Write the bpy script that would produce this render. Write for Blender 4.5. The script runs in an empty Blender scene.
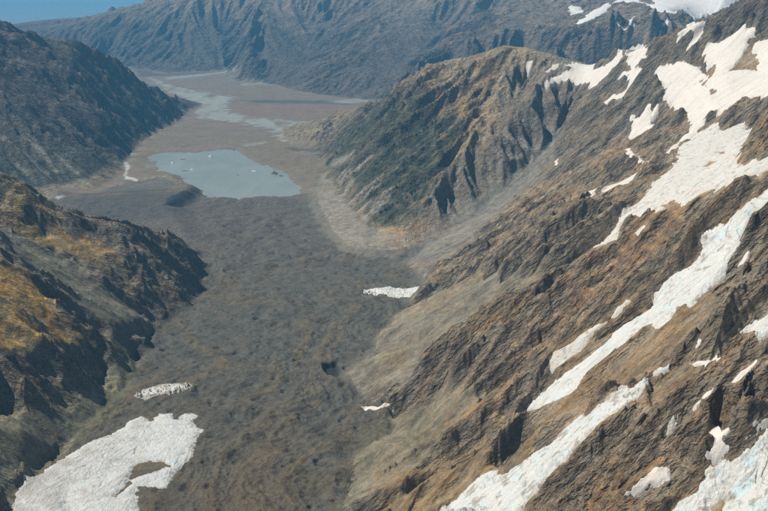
import bpy, math, random
import numpy as np
from mathutils import Vector
from mathutils.geometry import delaunay_2d_cdt

# ------------------------------------------------------------------ camera, sky, sun, exposure
CAM_H, PITCH, FPX = 2100.0, math.radians(17.0), 900.0        # metres above the lake, downward tilt, focal length in photo pixels
SUN_EL, SUN_AZ = math.radians(53.0), math.radians(-79.0)    # azimuth from +Y (view direction), negative = left
scene = bpy.context.scene
col = scene.collection
cam_data = bpy.data.cameras.new('camera')
cam_data.sensor_width = 36.0
cam_data.lens = 36.0 * FPX / 768.0
cam_data.clip_start, cam_data.clip_end = 1.0, 300000.0
cam = bpy.data.objects.new('camera', cam_data); col.objects.link(cam)
cam.location = (0, 0, CAM_H)
cam.rotation_euler = (math.pi / 2 - PITCH, 0, 0)
scene.camera = cam

world = bpy.data.worlds.new('World'); scene.world = world
world.use_nodes = True
wn = world.node_tree.nodes; wl_ = world.node_tree.links
sky = wn.new('ShaderNodeTexSky'); sky.sky_type = 'NISHITA'; sky.sun_disc = False
sky.sun_elevation = SUN_EL; sky.sun_rotation = SUN_AZ
sky.altitude = 2500; sky.air_density = 1.0; sky.dust_density = 0.6
wl_.new(sky.outputs[0], wn['Background'].inputs[0])
wn['Background'].inputs[1].default_value = 0.05

sun_data = bpy.data.lights.new('sun', 'SUN'); sun_data.energy = 5.0; sun_data.angle = math.radians(0.5)
sun_data.color = (1.0, 0.94, 0.80)
sun = bpy.data.objects.new('sun', sun_data); col.objects.link(sun)
sdir = Vector((math.sin(SUN_AZ) * math.cos(SUN_EL), math.cos(SUN_AZ) * math.cos(SUN_EL), math.sin(SUN_EL)))
sun.rotation_euler = sdir.to_track_quat('Z', 'Y').to_euler()
sun.location = (0, 0, 6000)

scene.view_settings.view_transform = 'Standard'; scene.view_settings.look = 'None'
scene.view_settings.exposure = 0.16; scene.view_settings.gamma = 1.0
scene.view_settings.use_curve_mapping = False
scene.cycles.use_denoising = False
scene.cycles.max_bounces = 4; scene.cycles.diffuse_bounces = 2; scene.cycles.volume_bounces = 1
rng = np.random.default_rng(7)

# ------------------------------------------------------------------ pixels of the photograph -> directions
SP, CP = math.sin(PITCH), math.cos(PITCH)
def ray(u, v):
    """slopes of the line of sight: x/y and (z - camera)/y"""
    xc, yc = (u - 384.0) / FPX, (255.5 - v) / FPX
    fy = CP + yc * SP
    return xc / fy, (-SP + yc * CP) / fy
def zfloor(y):
    return np.interp(y, [0, 1300, 3000, 4400, 5800, 7000, 8600, 9200, 11700, 20000, 40000, 100000],
                        [250, 225, 150, 100, 65, 40, 14, 4, 6, -30, -60, -60])
def atD(u, v, d):                     # at a given distance down the valley
    t, s = ray(u, v); return (t * d, d, CAM_H + s * d)
def atF(u, v, off=0.0):               # standing on the valley floor
    t, s = ray(u, v); y = 5000.0
    for _ in range(60):
        y = 0.5 * y + 0.5 * (zfloor(y) + off - CAM_H) / s
    return (t * y, y, CAM_H + s * y)
def atR(u, v, off=0.0):               # on the great right-hand slope, off metres above its mean plane
    t, s = ray(u, v); k = 0.8; off *= 1.5
    y = (CAM_H - 120 - off - k * (147 + 0.127 * 3000)) / (k * (t - 0.127) - s)
    return (t * y, y, CAM_H + s * y)
def atL(u, v, off=0.0):               # on the near left slope
    t, s = ray(u, v); k = 0.66
    y = (CAM_H - 130 - off + k * 1260) / (-k * t - s)
    return (t * y, y, CAM_H + s * y)

# ------------------------------------------------------------------ breaklines of the terrain
LINES = []
def line(*pts): LINES.append([tuple(map(float, p)) for p in pts])
D, F, R_, L_ = atD, atF, atR, atL
# floor centre lines
line(*[(x, y, zfloor(y)) for x, y in ((-700, 1300), (-700, 2200), (-700, 3000), (-700, 3800), (-680, 4600), (-620, 5400), (-600, 6200), (-700, 7000), (-900, 7800), (-1100, 8500))])
# left slope foot and the nose of the near spur
line((-1500, 1200, 230), (-1330, 2200, 190), F(10, 500, 15), F(60, 448, 15), F(125, 384, 10), F(138, 352, 8), F(158, 327, 6), F(190, 303), F(202, 291))
line(F(202, 291), D(180, 268, 5830), D(160, 250, 5800), D(130, 235, 5750), D(85, 218, 5700), D(60, 210, 5650), D(30, 195, 5600), D(0, 178, 5600), D(-60, 150, 5600), D(-200, 100, 5500), (-5200, 5300, 1500), (-7500, 5300, 1700))
line(L_(-60, 218, -70), L_(0, 236, -60), L_(50, 262, -50), L_(100, 290, -50), L_(140, 316, -20))
line(L_(-60, 236, 60), L_(0, 257, 75), L_(28, 274, 65), L_(60, 303, 45), L_(84, 333, 20))
line(L_(-40, 345, 75), L_(0, 350, 75), L_(30, 347, 60), L_(62, 345, 40), L_(84, 333, 20))
line(L_(-60, 425, -35), L_(0, 408, -30), L_(30, 398, -30), L_(55, 390, -30), L_(85, 372, -28), L_(108, 346, -30), L_(106, 328, -30), L_(60, 283, -20))
line(L_(-120, 440, 20), L_(-40, 430, 5), L_(0, 428, -5), L_(30, 432, -12))
line((-4200, 1200, 1900), (-4200, 3000, 1800), (-4400, 4300, 1700), (-5200, 5300, 1500))
# side valley behind the near spur
line((-6500, 7000, 150), (-4500, 7100, 100), (-3000, 7100, 70), F(85, 216, 25), F(120, 217, 10), F(200, 250, 5))
# left mountain, foot and crest
line((-9000, 7900, 190), (-6000, 8000, 120), (-4400, 8100, 70), F(60, 206, 20), F(95, 191, 8), F(121, 174), F(126, 157), F(141, 141), F(160, 129), F(180, 119), F(192, 109))
line(F(192, 109), D(186, 103, 15500), D(175, 101, 15300), D(150, 94, 15000), D(130, 79, 14500), D(110, 61, 14100), D(90, 51, 13800), D(66, 46, 13500), D(50, 51, 13300), D(20, 37, 13100), D(0, 24, 13000), D(-40, 12, 12500), D(-120, 0, 12000), D(-300, -10, 11500))
line(D(0, 90, 10600), D(30, 118, 10300), D(60, 150, 9900), D(90, 178, 9500))
line(D(66, 46, 13500), D(80, 80, 12500), D(95, 120, 11500), D(112, 150, 10900))
line((-12000, 17500, 20), (-7000, 17500, 10), F(150, 85), F(190, 100))
# lake floor and shores
line(*[F(u, v, -30) for u, v in ((160, 158), (200, 160), (235, 157), (265, 178), (285, 192), (230, 196), (195, 190), (175, 170))])
line(*[F(u, v, 3) for u, v in ((143, 155), (170, 151), (200, 149), (236, 147), (252, 158), (275, 164), (295, 173), (304, 186), (307, 197))])
line(*[F(u, v, 10) for u, v in ((307, 202), (285, 202), (262, 200), (235, 200), (212, 204), (196, 208))])
line(F(172, 210, 0), F(184, 207, 0), F(192, 205, -2), F(200, 197, -4), F(200.5, 190, -4), F(190, 182, -3), F(176, 174, -3), F(160, 171, -3), F(150, 162, -2), F(143, 157))
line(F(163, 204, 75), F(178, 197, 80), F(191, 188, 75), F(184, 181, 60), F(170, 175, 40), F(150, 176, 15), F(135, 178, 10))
# plain beyond
for v in (140, 128, 118, 104, 96):
    line(*[F(u, v) for u in (205, 250, 290)] if v < 120 else [F(u, v) for u in (180, 230, 280)])
# right slope foot
line((-100, 1300, 232), (-140, 2200, 185), F(336, 508), F(352, 455, 3), F(385, 410, 5), F(352, 388, 5), F(338, 376), F(345, 358, 3), F(375, 333, 3), F(402, 309, 3), F(414, 295), F(425, 283, 4), F(402, 266, 2), F(395, 258))
# moraine fan below the spur
line(F(395, 258), F(370, 256), F(342, 252), F(322, 232), F(309, 208), F(307, 197), F(310, 180), F(316, 165), F(320, 152))
line(F(400, 232, 75), F(367, 224, 65), F(345, 200, 50), F(330, 178, 30), F(326, 165, 15), F(322, 151, 4))
# crest of spur and right mountain
line(F(322, 150), D(345, 127, 11600), D(375, 106, 11500), D(400, 84, 11300), D(440, 64, 11000), D(480, 54, 10800), D(508, 45, 10500), D(528, 46, 10200), D(549, 51, 10000), D(576, 61, 9800), D(596, 63, 9500), D(620, 56, 9200), D(626, 47, 9000), D(644, 42, 8800), D(656, 48, 8500), D(671, 47, 8200), D(682, 36, 8000), D(698, 25, 7900), D(728, 14, 7700), D(746, 2, 7600), D(800, -20, 7400), D(900, -40, 7000), D(1100, -20, 6000))
# spur: nose to crest
line(F(400, 232, 75), D(415, 222, 7400), D(428, 200, 7600), D(440, 180, 7830), D(458, 160, 8130), D(475, 138, 8470), D(490, 115, 8850), D(502, 92, 9320), D(512, 66, 9850), D(528, 46, 10200))
line(D(440, 64, 11000), D(425, 90, 10300), D(405, 120, 9600), D(385, 150, 9000), D(365, 185, 8500))
line(D(549, 51, 10000), D(540, 78, 9450), D(532, 105, 8950), D(520, 132, 8500))
line(D(538, 50, 10100), D(524, 82, 9750), D(515, 110, 9100))
# side valley
line(F(395, 258), D(420, 250, 6870), D(440, 238, 7080), D(480, 213, 7500), D(520, 178, 8050), D(550, 148, 8550), D(570, 112, 9050), D(580, 90, 9250), D(585, 64, 9700))
# first rib
line(F(414, 295), D(440, 279, 5850), D(470, 262, 6000), D(505, 238, 6150), D(540, 214, 6300), D(570, 194, 6450), D(600, 174, 6600), D(640, 148, 6850), D(662, 122, 7200), D(652, 90, 7800), D(656, 48, 8500))
line(D(600, 150, 7300), D(610, 120, 7900), D(620, 85, 8600))
# neve shelf
line(D(655, 82, 7550), D(680, 75, 7500), D(720, 62, 7300), D(770, 50, 7200))
line(D(665, 118, 6900), D(700, 112, 6750), D(730, 104, 6650), D(770, 94, 6500))
line(D(850, 40, 6500), D(850, 80, 6000), R_(850, 120, 60))
# glacier tongues (hollows) and ribs (crests) of the big slope
line(R_(770, 135, 0), R_(735, 165, -8), R_(690, 190, -12), R_(640, 213, -8), R_(600, 243, 0), R_(574, 263, 2), R_(540, 285, -5), R_(490, 312, -25), R_(440, 340, -10), F(372, 352, 6))
line(R_(850, 125, 70), R_(770, 170, 50), R_(735, 185, 45), R_(700, 200, 40), R_(660, 222, 28), R_(610, 256, 16), R_(570, 284, 14), R_(520, 310, 30), R_(470, 335, 30), R_(430, 362, 15))
line(R_(860, 150, -30), R_(770, 210, -35), R_(728, 245, -35), R_(695, 285, -20), R_(640, 332, -16), R_(590, 372, -20), R_(535, 408, -30), R_(490, 425, -35), R_(440, 436, -20), F(395, 430, 6))
line(R_(660, 275, 5), R_(630, 300, -5), R_(590, 330, -10), R_(550, 362, -10))
line(R_(870, 190, 45), R_(775, 250, 40), R_(722, 302, 18), R_(685, 342, 8), R_(645, 376, 10), R_(600, 400, 16), R_(548, 420, 20), R_(500, 440, 20))
line(R_(850, 250, -20), R_(770, 330, -20), R_(700, 365, -20), R_(650, 388, -25), R_(610, 410, -35), R_(560, 442, -35), R_(510, 476, -35), R_(450, 515, -30))
line(R_(880, 270, 60), R_(770, 370, 50), R_(710, 410, 45), R_(655, 440, 40), R_(600, 480, 35), R_(555, 520, 25))
line(R_(900, 350, -30), R_(800, 430, -30), R_(750, 470, -30), R_(700, 510, -30), R_(650, 560, -30))
line((1800, 800, 1500), (2200, 2000, 1900), (2500, 3200, 2100), (2900, 4200, 2250), D(1100, -20, 6000))
line((1000, 800, 900), (300, 800, 500), (-500, 700, 260), (-3500, 600, 1700))
# behind the right mountain, down to the next valley
line((1000, 15500, -10), (2500, 13800, 150), (4500, 12500, 300), (6500, 11500, 500), (9000, 10500, 700), (14000, 9000, 900))
# far range, foot and crest
line((-14000, 24000, -40), F(100, 66), F(130, 68), F(165, 74), F(200, 72), F(232, 71), F(246, 81), F(270, 85), F(300, 93), F(335, 98), F(368, 101), (2000, 16600, 20), (3500, 15500, 200), (5500, 14500, 350), (8000, 13500, 550), (14000, 12000, 900))
line(D(20, 22, 29000), D(50, 17, 28500), D(90, 15, 28000), D(115, 8, 27500), D(150, -1, 27000), D(200, -8, 26500), D(260, -6, 26000), D(330, -10, 25500), D(400, -8, 25000), D(470, -9, 23500), D(540, -6, 22000), D(590, -4, 20500), D(650, -12, 19500), D(720, -14, 18500), D(800, -20, 17500), D(1000, -20, 16500))
line(D(150, -1, 27000), D(175, 25, 25000), D(190, 48, 23500), D(205, 65, 22500))
line(D(260, -6, 26000), D(252, 30, 23000), D(250, 60, 20800), D(252, 76, 20100))
line(D(400, -8, 25000), D(380, 30, 21500), D(350, 70, 18500), D(330, 92, 17600))
line(D(540, -6, 22000), D(500, 20, 19500), D(450, 45, 17800), D(400, 75, 16900))
line(D(650, -12, 19500), D(620, 12, 17000), D(590, 30, 15800), D(560, 45, 15300))
line(D(60, 30, 25500), D(100, 45, 24500))
line(F(232, 71), D(228, 52, 23900), D(224, 30, 25300))
line(F(300, 93), D(303, 72, 20000), D(310, 46, 22600), D(318, 18, 24600))
line(D(405, 86, 17300), D(428, 56, 19600), D(452, 26, 22000))
line(D(530, 34, 17600), D(548, 12, 20300))
line(D(665, 16, 15600), D(690, 2, 17600))
for dd, z in ((34000, 100), (45000, -40), (98000, -40)):
    line(*[(t * dd, dd, z) for t in (-0.9, -0.45, 0, 0.45, 0.9)])
line((-30000, 14000, 800), (-22000, 20000, 300), (-20000, 28000, 100))
line((28000, 9000, 800), (25000, 16000, 900), (24000, 24000, 600))
line((-12000, 500, 1800), (12000, 500, 2000))

verts, zs, edges = [], [], []
index = {}
for ln in LINES:
    prev = None
    for p in ln:
        key = (round(p[0], 1), round(p[1], 1))
        if key not in index:
            index[key] = len(verts); verts.append(Vector((p[0], p[1]))); zs.append(p[2])
        i = index[key]
        if prev is not None and prev != i: edges.append((prev, i))
        prev = i
ov, oe, of, orig_v, _, _ = delaunay_2d_cdt(verts, edges, [], 0, 1e-3, True)
P0 = np.array([(v.x, v.y) for v in verts]); Z0 = np.array(zs)
tv = np.array([(v.x, v.y) for v in ov]); tz = np.empty(len(ov))
for i, o in enumerate(orig_v):
    if o: tz[i] = Z0[o[0]]
    else:
        print('crossing breaklines at', [round(c) for c in tv[i]])
        d2 = ((P0 - tv[i]) ** 2).sum(1); k = np.argsort(d2)[:4]; w = 1 / (d2[k] + 1); tz[i] = (Z0[k] * w).sum() / w.sum()

# ------------------------------------------------------------------ the sampling grid: finer near, coarser far
def rows(y0, y1, step): return np.exp(np.arange(math.log(y0), math.log(y1), step))
GY = np.concatenate([rows(1300, 1700, .006), rows(1700, 5000, .0024), rows(5000, 9000, .0029), rows(9000, 16000, .0026), rows(16000, 27000, .0019), rows(27000, 95000, .012)])
GT = np.linspace(-0.54, 0.54, 850)
NR, NC = len(GY), len(GT)
Y = np.repeat(GY[:, None], NC, 1); X = Y * GT[None, :]
print('grid', NR, NC, NR * NC)

def blur(a, sr, sc):
    for ax, s in ((0, sr), (1, sc)):
        if s <= 0: continue
        r = int(math.ceil(3 * s)); k = np.exp(-0.5 * (np.arange(-r, r + 1) / s) ** 2); k /= k.sum()
        pad = [(0, 0), (0, 0)]; pad[ax] = (r, r)
        b = np.pad(a, pad, mode='edge'); out = np.zeros_like(a)
        for i, w in enumerate(k):
            sl = [slice(None), slice(None)]; sl[ax] = slice(i, i + a.shape[ax]); out += w * b[tuple(sl)]
        a = out
    return a

H = np.full((NR, NC), np.nan)
for f in of:
    for a in range(1, len(f) - 1):
        ids = (f[0], f[a], f[a + 1]); q = tv[list(ids)]; zz = tz[list(ids)]
        yv = q[:, 1]; tq = q[:, 0] / np.maximum(yv, 1)
        r0, r1 = np.searchsorted(GY, [yv.min() - 1, yv.max() + 1])
        c0, c1 = np.searchsorted(GT, [tq.min() - 1e-3, tq.max() + 1e-3])
        if r1 <= r0 or c1 <= c0: continue
        xs, ys = X[r0:r1, c0:c1], Y[r0:r1, c0:c1]
        det = (q[1, 0] - q[0, 0]) * (q[2, 1] - q[0, 1]) - (q[2, 0] - q[0, 0]) * (q[1, 1] - q[0, 1])
        if abs(det) < 1e-6: continue
        b1 = ((xs - q[0, 0]) * (q[2, 1] - q[0, 1]) - (q[2, 0] - q[0, 0]) * (ys - q[0, 1])) / det
        b2 = ((q[1, 0] - q[0, 0]) * (ys - q[0, 1]) - (xs - q[0, 0]) * (q[1, 1] - q[0, 1])) / det
        m = (b1 >= -1e-6) & (b2 >= -1e-6) & (b1 + b2 <= 1 + 1e-6)
        z = zz[0] + b1 * (zz[1] - zz[0]) + b2 * (zz[2] - zz[0])
        sub = H[r0:r1, c0:c1]; sub[m] = z[m]
if np.isnan(H).any():
    print('unfilled', np.isnan(H).sum()); H[np.isnan(H)] = 0
TIN = H.copy()
H = blur(H, 1.6, 2.0)
HB = blur(TIN, 8, 9)                                # smoother version that steers the gullies

def gradient(h):
    ht = np.gradient(h, GT, axis=1); hyt = np.gradient(h, GY, axis=0)
    hx = ht / Y; return hx, hyt - GT[None, :] * hx

# ------------------------------------------------------------------ noise
def hash2(ix, iy, seed):
    h = (ix.astype(np.int64) * 374761393 + iy.astype(np.int64) * 668265263 + seed * 974634777) & 0xFFFFFFFF
    h = ((h ^ (h >> 13)) * 1274126177) & 0xFFFFFFFF
    h = ((h ^ (h >> 15)) * 2246822519) & 0xFFFFFFFF
    return (h ^ (h >> 16)).astype(np.uint32)
def perlin(x, y, seed=0):
    ix, iy = np.floor(x), np.floor(y); fx, fy = (x - ix).astype(np.float32), (y - iy).astype(np.float32)
    ux = fx * fx * fx * (fx * (fx * 6 - 15) + 10); uy = fy * fy * fy * (fy * (fy * 6 - 15) + 10)
    def g(dx, dy):
        a = hash2(ix + dx, iy + dy, seed).astype(np.float32) * np.float32(2 * math.pi / 2 ** 32)
        return np.cos(a) * (fx - dx) + np.sin(a) * (fy - dy)
    a = g(0, 0); a += (g(1, 0) - a) * ux
    b = g(0, 1); b += (g(1, 1) - b) * ux
    return (a + (b - a) * uy) * 1.5
def fbm(x, y, wl, octaves, seed, gain=0.5, sp=None, ridged=False):
    out = np.zeros(np.shape(x), np.float32); a = 1.0
    for o in range(octaves):
        n = perlin(x / wl, y / wl, seed + o * 17)
        if ridged: n = 1 - 2 * np.abs(n)
        if sp is not None: n = n * np.clip(wl / sp / 2 - 1, 0, 1)
        out += a * n; a *= gain; wl *= 0.5
    return out
def gullies(x, y, dx, dy, seed):
    ix, iy = np.floor(x), np.floor(y); fx, fy = (x - ix).astype(np.float32), (y - iy).astype(np.float32)
    va = np.zeros_like(fx); vx = np.zeros_like(fx); vy = np.zeros_like(fx); wt = np.zeros_like(fx)
    for i in (-1, 0, 1, 2):
        for j in (-1, 0, 1, 2):
            h = hash2(ix + i, iy + j, seed)
            px = fx - i + 0.5 - (h & 0xFFFF).astype(np.float32) / 65536
            py = fy - j + 0.5 - (h >> 16).astype(np.float32) / 65536
            w = np.exp(-2 * (px * px + py * py)); mag = (px * dx + py * dy) * np.float32(2 * math.pi)
            s = np.sin(mag) * w; va += np.cos(mag) * w; vx -= s * dx; vy -= s * dy; wt += w
    return va / wt, vx / wt, vy / wt

SPC = 0.0022 * Y                                    # grid spacing in metres
HS = blur(TIN, 3, 3.5)
# ------------------------------------------------------------------ pixels -> places on the terrain
def hit(u, v, grid=None, ymin=None):
    g = HS if grid is None else grid
    t, s = ray(u, v)
    c = np.clip(np.searchsorted(GT, t), 1, NC - 1); fr = (t - GT[c - 1]) / (GT[c] - GT[c - 1])
    colh = g[:, c - 1] * (1 - fr) + g[:, c] * fr
    d = colh - (CAM_H + s * GY)
    ok = d >= 0
    if ymin: ok &= GY > ymin
    i = np.argmax(ok)
    if not ok[i]: return None
    if i == 0: y = GY[0]
    else:
        a, b = d[i - 1], d[i]; k = a / (a - b) if b > a else 1.0
        y = GY[i - 1] + (GY[i] - GY[i - 1]) * min(max(k, 0), 1)
    return t * y, y
def place(poly, step=5.0, closed=True, ymin=None):
    out = []
    n = len(poly)
    for i in range(n if closed else n - 1):
        (u0, v0), (u1, v1) = poly[i], poly[(i + 1) % n]
        m = max(1, int(math.hypot(u1 - u0, v1 - v0) / step))
        for k in range(m):
            h = hit(u0 + (u1 - u0) * k / m, v0 + (v1 - v0) * k / m, ymin=ymin)
            if h: out.append(h)
    if not closed:
        h = hit(*poly[-1], ymin=ymin)
        if h: out.append(h)
    return np.array(out)
def signed(px, py, W):
    """distance to the outline of polygon W, positive inside"""
    d = np.full(px.shape, 1e12); ins = np.zeros(px.shape, bool)
    for i in range(len(W)):
        ax, ay = W[i]; bx, by = W[(i + 1) % len(W)]
        ex, ey = bx - ax, by - ay; L = ex * ex + ey * ey + 1e-9
        k = np.clip(((px - ax) * ex + (py - ay) * ey) / L, 0, 1)
        d = np.minimum(d, (px - ax - k * ex) ** 2 + (py - ay - k * ey) ** 2)
        if (ay > by) != (ay < by) or ay != by:
            c = (ay > py) != (by > py)
            ins ^= c & (px < (bx - ax) * (py - ay) / (by - ay + 1e-12) + ax)
    d = np.sqrt(d); return np.where(ins, d, -d)
def window(W, pad):
    y0, y1 = W[:, 1].min() - pad, W[:, 1].max() + pad; t = W[:, 0] / W[:, 1]; pt = pad / W[:, 1].min()
    r0, r1 = np.searchsorted(GY, [y0, y1]); c0, c1 = np.searchsorted(GT, [t.min() - pt, t.max() + pt])
    return max(r0 - 1, 0), min(r1 + 1, NR), max(c0 - 1, 0), min(c1 + 1, NC)
ragged = fbm(X, Y, 160, 4, 61, 0.6, SPC)
def zone(poly, feather=6, rough=8, ymin=None):
    """0..1 mask of an area outlined in the photograph, laid on the terrain; feather and rough in photo pixels"""
    W = place(poly, ymin=ymin); m = np.zeros((NR, NC), np.float32)
    if len(W) < 3: return m
    px = W[:, 1].mean() / FPX; pad = (feather + rough) * px * 2
    r0, r1, c0, c1 = window(W, pad)
    sd = signed(X[r0:r1, c0:c1], Y[r0:r1, c0:c1], W) + ragged[r0:r1, c0:c1] * rough * px
    m[r0:r1, c0:c1] = np.clip(0.5 + sd / (feather * px + 1e-6), 0, 1)
    return m

# crops of the photograph the outlines were read from: offset and scale
def crop(ox, oy):
    return lambda *pts: [(ox + a / 2.954, oy + b / 2.954) for a, b in pts]
c1, c2, c3, c4, c5, c6, c7, c8, c9 = (crop(*o) for o in ((0, 0), (254, 0), (508, 0), (0, 169), (254, 169), (508, 169), (0, 338), (254, 338), (508, 338)))
c10 = crop(120, 60)
# outlines of the ice and snow bodies
S_FIELD = c3((425, 235), (445, 195), (480, 190), (520, 178), (560, 205), (600, 227), (610, 205), (575, 160), (590, 128), (640, 118), (690, 85), (735, 82), (745, 105), (720, 120), (768, 112), (860, 110), (860, 250), (768, 285), (700, 300), (640, 325), (590, 340), (565, 375), (545, 388), (535, 345), (500, 315), (465, 290), (470, 265), (440, 250))
G_TOP = c3((612, 362), (575, 385), (545, 405), (505, 440), (495, 490), (460, 515)) + c6((440, 40), (390, 95), (330, 150), (300, 190), (250, 235), (200, 268), (206, 275), (240, 252), (290, 225), (320, 210), (340, 168), (390, 150), (430, 140), (470, 130), (500, 145), (540, 92), (590, 70), (650, 45), (740, 30), (768, 5), (860, -40)) + c3((860, 410), (768, 465), (730, 475), (690, 495), (675, 485), (695, 440), (720, 400), (712, 375), (690, 365), (640, 385))
G_LONG = c6((860, 0), (768, 55), (700, 100), (660, 125), (630, 155), (590, 185), (575, 200), (585, 225), (570, 250), (545, 275), (520, 290), (490, 310), (455, 335), (445, 350), (410, 365), (432, 372), (430, 395), (410, 420), (370, 450), (330, 475)) + c9((262, 40), (190, 90), (120, 140), (80, 180), (52, 215), (85, 216), (140, 190), (200, 150), (235, 105), (295, 60), (350, 12)) + c6((400, 470), (450, 465), (490, 440), (500, 410), (540, 400), (580, 360), (635, 320), (640, 290), (660, 260), (690, 225), (710, 180), (740, 140), (768, 125), (860, 60))
G_NARROW = c6((376, 376), (350, 380), (325, 405), (290, 440), (240, 470), (195, 500)) + c9((135, 45), (122, 75), (128, 108), (155, 82), (185, 58), (225, 32)) + c6((262, 482), (320, 437), (367, 398))
G_DIRTY = c9((470, 92), (445, 95), (415, 110), (400, 130), (370, 145), (330, 150), (290, 185), (250, 215), (200, 245), (150, 280), (115, 320), (70, 345), (40, 375), (0, 400)) + c8((700, 395), (640, 430), (600, 470), (560, 505), (520, 560)) + c9((20, 560), (60, 490), (120, 420), (170, 370), (230, 310), (270, 270), (320, 240), (370, 190), (390, 160), (425, 120))
G_CORNER = c9((470, 520), (510, 470), (560, 440), (590, 400), (640, 370), (670, 345), (720, 325), (768, 270), (860, 200), (900, 600), (600, 640), (420, 600))
G_EDGE = c6((706, 475), (730, 450), (768, 412), (860, 330), (860, 480), (768, 500), (740, 507), (714, 495))
G_LEFT = c7((45, 460), (90, 410), (140, 380), (200, 345), (270, 305), (330, 285), (385, 245), (415, 236), (450, 248), (470, 222), (507, 224), (512, 238), (525, 240), (545, 223), (582, 226), (572, 245), (582, 265), (600, 270), (582, 310), (577, 340), (542, 370), (522, 400), (492, 440), (412, 438), (398, 455), (416, 470), (412, 600), (20, 600))
PATCHES = [
    ('thin winding snow strip below the brown rock face under the high snowfield', c3((345, 440), (360, 435), (370, 460), (405, 475), (440, 475), (490, 430), (530, 395), (562, 383), (555, 397), (500, 432), (462, 478), (430, 484), (400, 487), (352, 460))),
    ('ragged snow patch in a hollow of the brown face left of the high snowfield', c3((356, 402), (375, 370), (363, 345), (385, 355), (410, 320), (415, 308), (425, 335), (442, 308), (447, 320), (420, 365), (442, 365), (400, 387), (370, 407))),
    ('wide snow apron curving along the ridge above the side valley', c3((106, 252), (130, 230), (165, 220), (195, 205), (168, 195), (190, 189), (230, 195), (265, 190), (255, 205), (300, 190), (337, 163), (335, 180), (305, 215), (270, 240), (245, 267), (225, 245), (180, 240), (140, 245), (113, 268))),
    ('rounded snow cap on the knob at the skyline', c3((343, 157), (365, 132), (395, 128), (412, 150), (405, 180), (385, 197), (350, 197), (353, 175))),
    ('diagonal snow ramp descending left below the rounded cap', c3((278, 306), (310, 280), (345, 265), (360, 240), (355, 226), (325, 228), (340, 208), (392, 195), (396, 215), (376, 245), (360, 262), (336, 292), (310, 303))),
    ('small snow strip left of the wide curving snow apron', c3((103, 217), (130, 193), (158, 188), (140, 207), (115, 219))),
    ('tiny square snow spot on the ridge far left of the aprons', c3((53, 190), (70, 182), (79, 195), (62, 205))),
    ('tiny oval snow spot alone on the brown slope above the side valley', c3((130, 489), (145, 478), (152, 487), (138, 497))),
    ('small egg shaped snow patch beside the longer slanting strip', c6((233, 66), (258, 58), (264, 73), (242, 90), (231, 80))),
    ('slanting snow strip on a rib above the uppermost ice tongue', c6((268, 72), (290, 50), (330, 40), (390, 6), (397, 18), (350, 47), (320, 57), (287, 70))),
    ('little snow sliver just under the uppermost ice tongue', c6((368, 196), (405, 163), (414, 172), (385, 194))),
    ('notched snow patch with two lobes above the corner glacier', c9((575, 350), (600, 310), (588, 285), (610, 260), (625, 245), (640, 265), (672, 270), (667, 287), (640, 300), (652, 325), (620, 352), (590, 360))),
    ('jagged snow patch at the right edge above the corner glacier', c9((692, 270), (720, 235), (768, 228), (830, 210), (830, 240), (768, 247), (735, 267), (703, 282))),
    ('triangular snow patch with a pointed top on the brown slope', c9((538, 70), (575, 64), (605, 61), (618, 43), (634, 85), (620, 100), (580, 82), (545, 80))),
    ('thin slanting snow streak right of the triangular snow patch', c9((663, 132), (690, 98), (737, 60), (743, 70), (700, 112))),
    ('small snow dash below the triangular snow patch', c9((556, 190), (590, 163), (610, 155), (580, 184))),
    ('short upright snow dash left of the small slanting ones', c9((464, 257), (485, 216), (505, 210), (496, 236), (475, 262))),
    ('spearhead shaped snow patch near the bottom edge, right of the dirty icefall', c9((318, 492), (380, 433), (430, 393), (478, 386), (473, 412), (420, 433), (370, 467))),
    ('small rounded snow lump touching the corner glacier on its upper side', c9((578, 390), (600, 376), (624, 379), (612, 402), (590, 402))),
    ('narrow snow finger high above the triangular snow patch', c9((548, 34), (563, 0), (580, -3), (572, 20), (556, 38))),
    ('thin snow streak on the rock right of the long steep ice tongue', c6((686, 276), (709, 241), (715, 250), (697, 277))),
]
FAR_SNOW = (('long slanting snowfield on the far blue range', c3((186, 82), (220, 58), (250, 33), (290, 14), (306, 16), (282, 42), (240, 62), (207, 83))),
                  ('big snowfield along the top of the far range at the upper edge', c3((308, 14), (340, 4), (400, 10), (440, 34), (500, 48), (550, 63), (580, 45), (630, 42), (670, 22), (690, -8), (590, -6), (520, 0), (470, -6), (430, -8), (430, 14), (380, 2), (330, -4))),
                  ('hook shaped snow patch on the far range', c3((322, 84), (350, 91), (360, 72), (350, 62), (378, 46), (374, 65), (366, 87), (345, 103), (326, 97))),
                  ('small snow patch left of the long slanting far snowfield', c3((173, 24), (215, 20), (222, 38), (185, 47))),
                  ('small snow spot low on the far range right of the hook shaped one', c3((446, 70), (478, 63), (482, 74), (462, 84))))
ICE_BEDS = [S_FIELD, G_TOP, G_LONG, G_NARROW, G_DIRTY, G_CORNER, G_EDGE, G_LEFT] + [p for _, p in PATCHES]
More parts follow.
